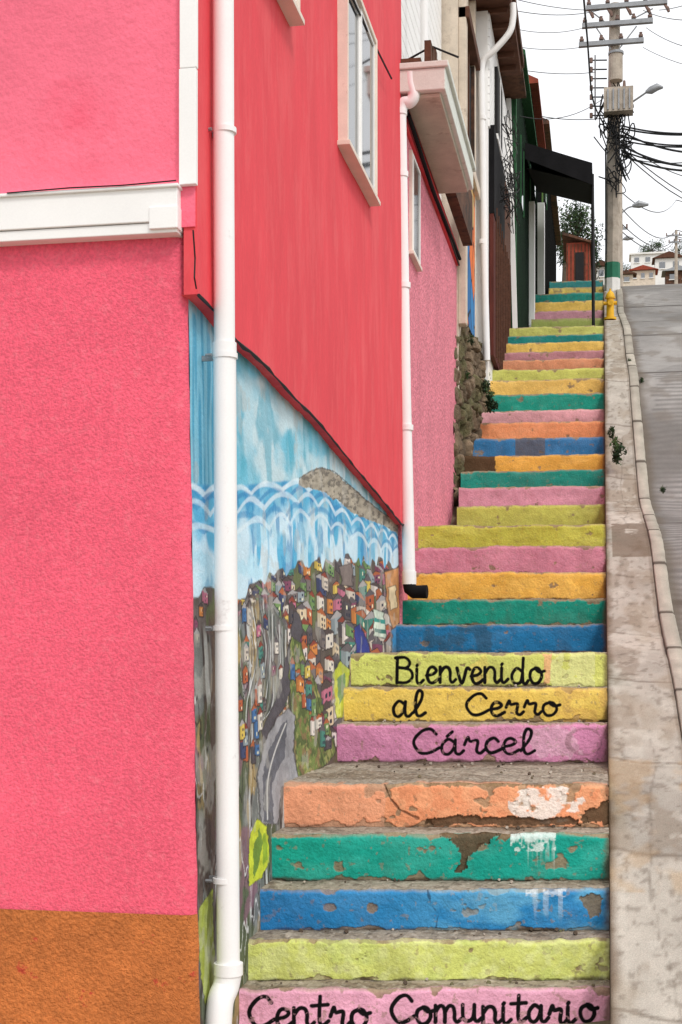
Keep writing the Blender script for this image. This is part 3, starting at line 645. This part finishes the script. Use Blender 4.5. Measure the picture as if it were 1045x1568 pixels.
b.tube(cat([Q(629,112),Q(630,128),Q(634,146),Q(628,156),Q(618,158),Q(614,172),Q(613,190)],6),.056,'pvc',20)
b.tube([Q(613,180),Q(615,300),Q(620,600),Q(627,880)],.058,'pvc',20)
for y_ in (172,267,437,655):
    p=Q(np.interp(y_,[180,880],[613,627]),y_);ring(b,p,.066,.025);b.box(p[0]-.13,p[0]-.03,p[1]-.01,p[1]+.01,p[2]-.02,p[2]+.02,'metal')
p=Q(627,875)
b.tube([p,(p[0],p[1],p[2]-.12)],.066,'pvc',20)
e1=[(p[0],p[1],p[2]-.10),(p[0]+.01,p[1]-.01,p[2]-.16),(p[0]+.05,p[1]-.03,p[2]-.19),(p[0]+.17,p[1]-.04,p[2]-.19)]
b.tube(e1,.062,'black',16)
b.build('white_downpipe',smooth=True)
# ================= light pink building =================
Bd=empty('light_pink_building')
b=B().box(-8,WALLX-.005,13.0,18.05,-.2,4.92,'pinkb');b.build('stucco_wall',Bd,bevel=.02)
b=B().box(-8,WALLX+.02,13.0,18.04,4.925,5.13,'coral');b.build('coral_band',Bd)
b=B().tube([(WALLX+.05,13.05,4.98),(WALLX+.05,15,4.90),(WALLX+.04,18,5.0)],.022,'black',8);b.tube([(WALLX+.03,13.05,5.05),(WALLX+.03,18,4.92)],.012,'cable',6);b.build('wall_cables',Bd,smooth=True)
b=B();b.box(-1.83,-1.40,12.88,15.75,5.13,5.33,'slab');b.box(-1.83,-1.37,12.86,15.77,5.332,5.39,'slab');b.box(-1.78,-1.45,12.95,15.7,5.09,5.128,'soffit')
b.build('cornice_slab',Bd,bevel=.01)
b=B()
for q in range(24):
    y_=12.95+q*.115;b.box(-1.60-.012*(q%2),-1.54+.01*(q%3),y_,y_+.11,5.392,5.60+.05*random.random(),'rust')
b.box(-2.0,-1.63,12.92,15.7,5.392,5.45,'rust');b.box(-1.72,-1.60,15.75,17.9,5.13,5.75,'rust');b.build('rusty_parapet',Bd)
b=B();b.box(-7,-2.02,13.6,18.0,5.46,9,'white')
for q in range(22): b.box(-2.04,-2.005,13.6,18.0,5.5+q*.16,5.5+q*.16+.145,'white')
b.box(-7,-2.0,13.55,13.6,5.46,9,'white')
for x_ in (-2.3,-2.9): b.box(x_,x_+.12,13.5,13.549,5.46,9,'white')
b.build('upper_storey',Bd)
b=B().tube([(-1.98,13.2,5.4),(-1.98,13.2,9)],.05,'pvc',14);b.tube([(-1.78,14.4,5.4),(-1.78,14.4,9)],.04,'pvc',14);b.build('roof_vent_pipes',Bd,smooth=True)
b=B()
b.tube([(-1.8,13.1,5.5),(-1.55,13.1,5.62),(-1.3,13.1,5.5)],.01,'cable',6);b.build('roof_cable',Bd)
window(13.5,14.1,3.85,4.82,WALLX-.01,Bd,'window_side',1,pr=.035,t_=.03)
# ================= rubble wall =================
yy=np.linspace(17.6,22.0,240);zz=np.linspace(0,1,150)
Yg,Tz=np.meshgrid(yy,zz);z0=Hs(Yg)-.6;z1=4.35+.12*(fbm(Yg*4,Yg*0,3)-.5)+.3*ss(20,22,Yg);Zg=z0+Tz*(z1-z0)
idd,f1,f2=cells(Yg*4.0+.8*fbm(Yg*2,Zg*2,9),Zg*4.6+.8*fbm(Yg*2,Zg*2,8),310)
Xb=np.interp(Yg,[17.6,18.5,20,22],[-1.86,-1.72,-1.62,-1.56])
X=Xb+.07*ss(0,.25,f2-f1)*(.4+idd)+.10*(fbm(Yg*7,Zg*7,311)-.5)-.10*Tz
C=np.ones(Yg.shape+(3,))*LA(126,108,88)*(.6+.7*idd)[...,None];C=lay(C,1-ss(.02,.14,f2-f1),LA(70,58,46));C=lay(C,.6*ss(.56,.66,fbm(Yg*3,Zg*3,312)),LA(84,90,52));C=lay(C,.5*ss(.5,.6,fbm(Yg*9,Zg*9,313)),LA(96,80,62))
X[-1,:]-=.5
gmesh([(np.stack([X,Yg,Zg],-1),C)],'rubble_stone_wall','vrock')
# ================= beige house =================
Cb=empty('beige_house')
b=B().box(-7,-1.80,18.06,19.86,3.2,9.4,'beige');b.build('walls',Cb)
b=B()
b.box(-1.80,-1.70,18.1,18.3,4.2,9.3,'beige').box(-1.80,-1.72,19.6,19.8,4.2,9.3,'beige').box(-1.80,-1.66,18.1,19.8,6.3,6.45,'beige').box(-1.80,-1.66,18.1,19.8,8.1,8.25,'brown')
b.build('pilasters_and_ledges',Cb,bevel=.01)
b=B().box(-1.80,-1.765,18.45,19.5,6.6,8.0,'dark');b.box(-1.79,-1.72,18.38,18.45,6.5,8.05,'rust').box(-1.79,-1.72,19.5,19.57,6.5,8.05,'rust');b.box(-1.79,-1.74,18.95,19.0,6.6,8,'brown');b.build('window_upper',Cb)
yy=np.linspace(18.31,19.59,90);zz=np.linspace(4.3,6.29,140);Yg,Zg=np.meshgrid(yy,zz)
idd,f1,f2=cells(Yg*2.2+fbm(Yg*2,Zg*2,5),Zg*1.6,320);pl=np.array([LA(*q) for q in [(226,140,50),(40,110,170),(214,180,120),(50,130,190),(230,120,60),(90,160,180)]])
C=pl[(idd*6).astype(int)%6];C=lay(C,1-ss(.03,.09,f2-f1),LA(40,32,30))
gmesh([(np.stack([Yg*0-1.72,Yg,Zg],-1),C)],'painted_panel','vmural',Cb)
# ================= white house =================
Dh=empty('white_clapboard_house')
b=B().box(-7,-1.57,19.95,24.0,3.8,9.0,'white')
for q in range(14): b.box(-1.575,-1.548,20.0,23.95,7.4+q*.115,7.4+q*.115+.10,'white')
b.build('walls',Dh)
b=B().box(-2.2,-1.24,19.3,22.4,9.06,9.2,'brown').box(-2.2,-1.2,19.25,22.5,9.2,9.34,'rust')
for q in range(6): b.box(-2.1,-1.3,19.5+q*.5,19.56+q*.5,8.98,9.058,'brown')
b.box(-7,-1.25,19.25,24.1,9.345,9.42,'rust');b.build('eaves_and_roof',Dh)
b=B().box(-1.56,-1.50,20.1,23.9,4.2,6.2,'maroon').box(-1.56,-1.49,20.1,22.3,6.21,7.45,'black').box(-1.56,-1.50,22.31,23.9,6.21,7.5,'brown')
for q in range(9): b.box(-1.50,-1.475,20.5+q*.38,20.54+q*.38,4.25,6.4,'brown')
b.build('boarded_front',Dh)
b=B().prism([(-1.46,23.93,5.1),(-1.38,23.93,5.1),(-1.50,23.93,9.3),(-1.58,23.93,9.3)],(0,.1,0),'white');b.box(-1.56,-1.5,20.9,21.9,7.6,8.6,'dark').box(-1.52,-1.49,20.85,21.95,7.52,7.6,'white').box(-1.52,-1.49,21.37,21.42,7.6,8.6,'white');b.build('posts_and_window',Dh)
b=B();R=lambda x_,y_:face(x_,y_,19.88)
b.tube(cat([R(786,5),R(786,28),R(780,50),R(758,76),R(741,92),R(737,112)],6),.045,'pvc',14);b.tube([R(737,108),R(741,350),R(746,552)],.047,'pvc',14)
for y_ in (180,370): p=R(739,y_);ring(b,p,.055,.03)
b.build('white_downpipe',smooth=True)
b=B();rr=random.Random(3)
for q in range(24):
    y0=20.3+rr.random()*3.2;z0=6.2+rr.random()*1.6;pts=[(-1.36+rr.uniform(-.06,.06),y0,z0)]
    for k_ in range(7): pts.append((-1.36+rr.uniform(-.12,.08),y0+rr.uniform(-.3,.3)+.05*k_,pts[-1][2]+rr.uniform(-.14,.24)))
    b.tube(cat(pts,4),.006,'cable',4)
for z_ in (7.0,7.3,7.6): b.tube([(-1.36,20.2,z_),(-1.36,22,z_-.05),(-1.34,23.8,z_+.1)],.006,'cable',4)
b.build('barbed_wire_tangle')
# ================= green houses =================
def greenhouse(name,X,y0,y1,z0,z1,wall,roof,pil):
    e=empty(name)
    b=B().box(-7,X,y0,y1,z0,z1,wall)
    n=int((y1-y0)/.3)
    for q in range(n): b.box(X-.01,X+.012,y0+q*.3+.27,y0+q*.3+.29,z0,z1-.05,'black')
    b.build('walls',e)
    b=B().prism([(-7.2,y0-.15,z1+.02),(X+.16,y0-.15,z1+.02),(X+.16,y0-.15,z1+.1),(-3,y0-.15,z1+1.0),(-7.2,y0-.15,z1+.2)],(0,y1-y0+.3,0),roof);b.build('roof',e)
    b=B()
    for (a,w_,zb_,zt_,pj) in pil: b.box(X+.005,X+pj,a,a+w_,zb_,zt_,'white')
    if pil: b.build('pilasters',e,bevel=.01)
    b=B()
    a=y0+1.2;zz_=H(a)+2.2
    b.box(X+.002,X+.02,a,a+.8,zz_,zz_+1.1,'glass').box(X+.003,X+.03,a-.05,a,zz_-.05,zz_+1.15,'green').box(X+.003,X+.03,a+.8,a+.85,zz_-.05,zz_+1.15,'green')
    b.build('windows',e);return e
greenhouse('green_house',-1.42,24.1,28.5,4.5,10.0,'green','green',[(28.2,.25,6.2,8.9,.12)])
greenhouse('green_house',-1.40,28.6,34.0,5.5,11.3,'green','redroof',[(31.5,.3,7.2,9.9,.16)])
greenhouse('green_house',-1.38,34.1,44.0,7,12.5,'greenl','rust',[])
# awning
b=B();b.prism([(-1.38,26.2,9.28),(-.17,26.4,8.92),(-.19,31,9.8),(-1.38,31,10.12)],(0,0,.05),'black')
b.prism([(-1.38,26.18,9.04),(-.17,26.38,8.56),(-.17,26.38,8.96),(-1.38,26.18,9.34)],(0,.02,0),'black')
b.poly([(-.165,26.4,8.56),(-.185,31,9.5),(-.185,31,9.85),(-.165,26.4,8.96)],'black')
b.poly([(-1.36,26.5,8.98),(-.18,26.5,8.62),(-.2,30.9,9.6),(-1.36,30.9,9.95)],'black')
b.tube([(-.17,26.7,8.86),(-.15,26.7,5.9)],.03,'cable',8).tube([(-.19,30.9,9.8),(-.15,30.9,7.4)],.03,'cable',8)
b.build('black_awning')
b=B();p0=face(868,428,50);p1=face(904,428,50)
b.box(p0[0],p1[0],50,53,12,14.25,'redroof').prism([(p0[0]-.15,49.8,14.5),(p1[0]+.1,49.8,14.15),(p1[0]+.1,49.8,14.22),(p0[0]-.15,49.8,14.6)],(0,3.4,0),'rust')
b.box(p0[0]+.3,p0[0]+.6,49.96,49.999,12.9,13.9,'dark')
for q in range(7): b.box(p0[0]+.02+q*.12,p0[0]+.05+q*.12,49.985,49.999,12.0,14.2,'rust')
b.build('rusty_shed')
# ================= hydrant =================
b=B();x_,y_,z_=face(935,476,26.0)
z_=float(Hs(26.0))-.02
b.tube([(x_,y_,z_),(x_,y_,z_+.04)],.11,'yellow',16).tube([(x_,y_,z_+.04),(x_,y_,z_+.38)],[.07,.065],'yellow',16)
b.tube([(x_,y_,z_+.38),(x_,y_,z_+.41)],.09,'yellow',16).tube([(x_,y_,z_+.41),(x_,y_,z_+.46),(x_,y_,z_+.50),(x_,y_,z_+.52)],[.08,.072,.045,.02],'yellow',16)
b.tube([(x_,y_,z_+.52),(x_,y_,z_+.56)],.02,'yellow',6)
b.tube([(x_-.12,y_,z_+.30),(x_+.12,y_,z_+.30)],.035,'yellow',12).tube([(x_,y_-.13,z_+.28),(x_,y_,z_+.28)],.045,'yellow',12)
b.build('fire_hydrant',smooth=True)
# ================= utility poles =================
YP=30.5;U=empty('utility_pole')
def W(x_,y_,Y=YP): return face(x_,y_,Y)
gz=float(Hs(YP))-.1
b=B();pc=W(938,440);top=W(942,6)
def pl_(z): 
    t_=(z-gz)/(top[2]-gz);return (pc[0]+(top[0]-pc[0])*t_,YP,z)
r0=.165;r1=.11
def seg(za,zb,k):
    ra=r0+(r1-r0)*(za-gz)/(top[2]-gz);rb=r0+(r1-r0)*(zb-gz)/(top[2]-gz)
    b.tube([pl_(za),pl_(zb)],[ra,rb],k,8)
z1=W(938,427)[2];z2=W(938,403)[2]
seg(gz,z1,'polewhite');seg(z1,z2,'polegreen');seg(z2,top[2],'pole')
b.build('concrete_shaft',U)
b=B()
for (xa,xb,y_) in ((898,1022,18),(892,1000,45),(887,986,74)):
    a=W(xa,y_);e=W(xb,y_-2);b.box(a[0],e[0],YP-.22,YP-.12,a[2]-.045,a[2]+.045,'metal')
    for q in np.linspace(a[0]+.06,e[0]-.06,5 if y_<70 else 4):
        b.tube([(q,YP-.17,a[2]+.04),(q,YP-.17,a[2]+.10)],.012,'metal',6);b.tube([(q,YP-.17,a[2]+.08),(q,YP-.17,a[2]+.12),(q,YP-.17,a[2]+.13),(q,YP-.17,a[2]+.17)],[.05,.05,.03,.035],'porc',10)
        if y_==18: b.tube([(q,YP-.17,a[2]-.05),(q+.06,YP-.2,a[2]-.14),(q+.09,YP-.2,a[2]-.22)],[.02,.04,.03],'porc',8)
for a,e in (((912,45),(936,80)),((975,45),(948,80)),((900,18),(935,45)),((1000,18),(948,45))):
    b.tube([(W(*a)[0],YP-.17,W(*a)[2]),(W(*e)[0],YP-.17,W(*e)[2])],.015,'metal',5)
b.build('crossarms_and_insulators',U)
b=B()
p=W(945,166);b.box(p[0]-.27,p[0]+.33,YP-.55,YP-.2,p[2]-.25,p[2]+.25,'pole')
for q in range(5): b.box(p[0]-.2+q*.11,p[0]-.17+q*.11,YP-.58,YP-.55,p[2]-.22,p[2]+.2,'metal')
b.tube([(p[0]-.15,YP-.4,p[2]+.25),(p[0]-.15,YP-.4,p[2]+.42)],[.04,.025],'porc',8).tube([(p[0]+.15,YP-.4,p[2]+.25),(p[0]+.15,YP-.4,p[2]+.42)],[.04,.025],'porc',8)
p=W(945,112);b.tube([(p[0]-.02,YP-.35,p[2]-.3),(p[0]-.02,YP-.35,p[2]+.25)],.14,'pole',16).tube([(p[0]-.02,YP-.35,p[2]+.25),(p[0]-.02,YP-.35,p[2]+.3)],.16,'metal',16)
b.build('transformer',U)
b=B()
for y_ in range(98,188,14):
    a=W(906,y_);b.tube([(a[0],YP-.2,a[2]),(W(930,y_)[0],YP-.2,a[2]-.02)],.016,'cable',5);b.tube([(a[0],YP-.2,a[2]-.05),(a[0],YP-.2,a[2]+.05)],.035,'porc',8)
b.tube([(W(912,90)[0],YP-.2,W(912,90)[2]),(W(912,188)[0],YP-.2,W(912,188)[2])],.018,'metal',5)
rr=random.Random(9)
for q in range(34):
    cx_=rr.uniform(925,962);cy_=rr.uniform(150,285) if q%2 else rr.uniform(185,235);pts=[]
    for k_ in range(5): a=W(cx_+rr.uniform(-16,16),cy_+rr.uniform(-28,28));pts.append((a[0],YP-.26-rr.random()*.1,a[2]))
    b.tube(cat(pts,4),.010+.006*rr.random(),'cable',5)
for q in range(3):
    a=W(955,235+q*12);pts=[(a[0]+.16*math.cos(t_),YP-.3,a[2]+.24*math.sin(t_)) for t_ in np.linspace(0,6.28,17)];b.tube(pts,.014,'cable',5)
b.tube([(pc[0]-.13,YP-.17,gz+.8),(W(928,230)[0],YP-.15,W(928,230)[2])],.02,'cable',6)
b.build('cable_bundles',U)
b=B();a=W(948,172);e=W(990,152);h=W(1012,146)
b.tube(cat([(a[0],YP-.1,a[2]),(W(970,163)[0],YP-.3,W(970,163)[2]),(e[0],YP-.4,e[2])],5),.02,'metal',6)
b.tube([(e[0]-.02,YP-.4,e[2]),(e[0]+.08,YP-.4,e[2]+.03),(h[0]-.08,YP-.4,h[2]+.03),(h[0]+.04,YP-.4,h[2]+.01)],[.03,.08,.075,.02],'metal',10);b.build('lamp_arm',U,smooth=True)
def small_pole(x_,ybase,ytop,Y,r,lamp=None,arm=None):
    e=empty('utility_pole');a=face(x_,ybase,Y);t_=face(x_,ytop,Y);z0=float(Hs(Y))-.5
    b=B().tube([(a[0],Y,z0),(t_[0],Y,t_[2])],[r,r*.7],'pole',8);b.build('shaft',e)
    if lamp:
        q=face(lamp[0],lamp[1],Y);b=B();b.tube(cat([(t_[0],Y,q[2]-.25),(t_[0]+(q[0]-t_[0])*.5,Y,q[2]-.05),(q[0],Y,q[2])],4),r*.25,'metal',6);b.tube([(q[0]-.1,Y,q[2]),(q[0]+.1,Y,q[2]+.05),(q[0]+.4,Y,q[2]+.02)],[.05,.13,.04],'metal',8);b.build('street_light_head',e)
    if arm:
        b=B()
        for (xa,xb,y_) in arm:
            p=face(xa,y_,Y);q=face(xb,y_,Y);b.box(p[0],q[0],Y-r-.08,Y-r-.02,p[2]-.06,p[2]+.06,'metal')
            for v_ in np.linspace(p[0]+.05,q[0]-.05,4): b.tube([(v_,Y-r-.05,p[2]),(v_,Y-r-.05,p[2]+.2)],.05,'porc',6)
        b.build('crossarm',e)
small_pole(950,445,255,46,.10,lamp=(974,315))
small_pole(948,445,340,70,.12,lamp=(958,366),arm=((938,962,352),))
small_pole(1036,432,352,110,.14,arm=((1020,1052,362),(1024,1050,372)))
b=B()
def wire(p,q,sag,r):
    p=np.array(p);q=np.array(q);b.tube([tuple(p+(q-p)*t_-np.array([0,0,4*sag*t_*(1-t_)])) for t_ in np.linspace(0,1,17)],r,'cable',4)
rr=random.Random(4)
for k_,y_ in enumerate((192,196,201,207,214,222,230,236)):
    wire(W(952,y_),face(1120,y_+rr.uniform(-2,34),26),.10+.10*rr.random(),.014+.008*rr.random())
for (xa,ya,xb,yb_,Y2,sg,r_) in ((900,15,700,-30,22,.1,.007),(920,15,700,-10,22,.2,.007),(1010,15,1150,-40,20,.1,.007),(985,15,1150,10,21,.2,.007),(895,42,720,20,24,.2,.006),(990,42,1200,60,20,.3,.007),(890,72,740,60,24,.1,.006),(985,72,1200,110,22,.2,.006),(912,110,745,95,24,.1,.007),(925,150,760,165,24,.3,.007),(930,180,830,178,27,.05,.008),(955,240,1150,225,26,.2,.010),(952,215,1150,255,45,.6,.012),(952,225,1150,305,80,.8,.018),(952,230,1150,285,80,1.2,.018)):
    wire(W(xa,ya),face(xb,yb_,Y2),sg,r_)
for (ya,yb_) in ((292,306),(316,352),(340,362),(352,365)):
    wire(face(950,ya,46),face(1036,yb_,110),.8,.022)
    wire(face(1036,yb_,110),face(1250,yb_-40,110),1.2,.03)
b.tube(cat([face(893,-20,20),face(900,60,24),face(908,150,28),face(925,190,30.3)],8),.016,'cable',6)
b.build('overhead_wires')
# ================= foliage =================
def leaves(b,cen,rad,n,size,ks=('leaf','leafd'),clumps=14,rr=random.Random(5)):
    cl=[]
    for q in range(clumps):
        while True:
            v_=Vector((rr.uniform(-1,1),rr.uniform(-1,1),rr.uniform(-1,1)))
            if v_.length<1: break
        cl.append((Vector((cen[0]+v_.x*rad[0],cen[1]+v_.y*rad[1],cen[2]+v_.z*rad[2])),rr.uniform(.18,.42),rr.choice(ks)))
    for q in range(n):
        c0,rs,k=cl[rr.randrange(clumps)]
        o=Vector((rr.gauss(0,.5)*rs*rad[0],rr.gauss(0,.5)*rs*rad[1],rr.gauss(0,.5)*rs*rad[2]))*1.5
        p=c0+o;a=Vector((rr.uniform(-1,1),rr.uniform(-1,1),rr.uniform(-1,1))).normalized();t_=a.cross(Vector((rr.uniform(-1,1),rr.uniform(-1,1),rr.uniform(-1,1)))).normalized()
        S=size*rr.uniform(.6,1.3);b.poly([p-a*S,p+t_*S*.4,p+a*S,p-t_*S*.4],k)
def tree(Y,xp,ytop,ybot,wpx,name='tree',n=2600):
    e=empty(name);cn=face(xp,(ytop+ybot)/2,Y);k=(Y*c)/F;rx=wpx*k/2;rz=(ybot-ytop)*k/2;g0=float(Hs(Y))-.6
    b=B();b.tube([(cn[0],Y,g0),(cn[0]+.1,Y,cn[2]-rz*.3),(cn[0],Y,cn[2]+rz*.4)],[.22,.14,.05],'bark',8)
    rr=random.Random(int(xp))
    for q in range(7):
        a=rr.uniform(0,6.28);zz_=cn[2]-rz*.5+q*rz*.14;b.tube([(cn[0],Y,zz_),(cn[0]+math.cos(a)*rx*.4,Y+math.sin(a)*rx*.4,zz_+rz*.25),(cn[0]+math.cos(a)*rx*.75,Y+math.sin(a)*rx*.75,zz_+rz*.55)],[.08,.05,.02],'bark',5)
    b.build('trunk_and_limbs',e,smooth=True);b=B();leaves(b,cn,(rx,rx,rz),n,.055*rx+.05,clumps=26,rr=rr);b.build('crown',e)
tree(85,882,316,400,62);tree(95,864,335,410,30,n=1200);tree(230,1000,371,400,36,n=1500);tree(210,958,404,432,26,n=900)
tree(240,1040,372,400,26,n=900);tree(60,905,372,425,22,n=900)
def weed(x_,y_,Y,r,name='weed',n=200,st=6):
    p=face(x_,y_,Y);b=B();leaves(b,p,(r*.6,r,r*.8),n,r*.2,clumps=9,ks=('leafd','leafd','leaf'),rr=random.Random(int(x_)))
    rr=random.Random(int(x_)+1)
    for q in range(st):
        b.tube([(p[0],Y,p[2]-r),(p[0]+rr.uniform(-r,r)*.4,Y+rr.uniform(-r,r)*.5,p[2]),(p[0]+rr.uniform(-r,r)*.7,Y+rr.uniform(-r,r),p[2]+rr.uniform(0,r*.7))],[.006,.004,.002],'leaf',4)
    b.build(name)
weed(943,690,17.6,.14,n=360);weed(938,662,18.2,.09);weed(983,581,20.3,.05);weed(965,552,21.5,.045);weed(1016,748,15.8,.055);weed(752,616,19.0,.14,n=380);weed(746,592,19.6,.10);weed(716,574,18.4,.06)
weed(953,522,23,.035);weed(722,520,18.3,.07);weed(800,573,20.9,.035);weed(932,905,13.4,.04,n=90)
# ================= distant houses =================
def far_house(name,xa,xb,yt,yb_,Y,wall,roof,flat=True,wins=3):
    e=empty(name);a=face(xa,yb_,Y);q=face(xb,yt,Y);dep=(q[0]-a[0])*.8
    b=B().box(a[0],q[0],Y,Y+dep,a[2]-4,q[2],wall);b.build('walls',e)
    b=B();h_=q[2]-a[2]
    if flat: b.box(a[0]-.2,q[0]+.2,Y-.2,Y+dep,q[2]+.01,q[2]+.2,roof)
    else: b.prism([(a[0]-.3,Y-.3,q[2]+.01),(q[0]+.3,Y-.3,q[2]+.01),((a[0]+q[0])/2,Y-.3,q[2]+h_*.35)],(0,dep+.5,0),roof)
    b.build('roof',e);b=B();w_=(q[0]-a[0])/wins
    for i_ in range(wins):
        x_=a[0]+w_*(i_+.3);b.box(x_,x_+w_*.42,Y-.06,Y-.005,a[2]+h_*.45,a[2]+h_*.8,'glass');b.box(x_-.06,x_+w_*.42+.06,Y-.1,Y-.005,a[2]+h_*.40,a[2]+h_*.445,'white')
    b.build('windows',e)
far_house('white_house',967,1018,388,412,160,'housew','housew',True,3)
far_house('white_house',1004,1046,394,424,150,'housew','brown',False,2)
far_house('brick_red_house',966,1004,413,436,140,'beige','redroof',False,3)
far_house('beige_cottage',950,970,420,440,120,'beige','rust',False,1)
far_house('wooden_house',1020,1060,414,438,120,'rust','metal',False,2)
far_house('grey_house',912,930,408,436,90,'housew','rust',False,1)
# ================= light / world / camera =================
sc=bpy.context.scene
w=bpy.data.worlds.new('World');sc.world=w;w.use_nodes=True;nt=w.node_tree;bg=nt.nodes['Background']
el=math.radians(48);az=math.radians(140)
sky=nt.nodes.new('ShaderNodeTexSky');sky.sky_type='NISHITA';sky.sun_disc=False;sky.sun_elevation=el;sky.sun_rotation=az
mx=nt.nodes.new('ShaderNodeMix');mx.data_type='RGBA';mx.inputs[0].default_value=.88;mx.inputs[7].default_value=(10.4,10.4,10.5,1)
nt.links.new(sky.outputs[0],mx.inputs[6]);nt.links.new(mx.outputs[2],bg.inputs['Color']);bg.inputs['Strength'].default_value=.125
sd=bpy.data.lights.new('sun','SUN');sd.energy=1.5;sd.angle=math.radians(12);sd.color=(1,.96,.9);so=bpy.data.objects.new('sun',sd);col.objects.link(so)
dirv=Vector((math.sin(az)*math.cos(el),math.cos(az)*math.cos(el),math.sin(el)))
so.rotation_euler=dirv.to_track_quat('Z','Y').to_euler()
cd=bpy.data.cameras.new('camera');cam=bpy.data.objects.new('camera',cd);col.objects.link(cam);sc.camera=cam
cd.sensor_fit='HORIZONTAL';cd.sensor_width=24;cd.lens=50;cd.shift_y=216/1045.;cd.clip_end=3000;cd.clip_start=.1
cam.location=(0,0,0);cam.rotation_euler=(math.radians(90),0,TH)
sc.view_settings.view_transform='Standard';sc.view_settings.look='None';sc.view_settings.exposure=0
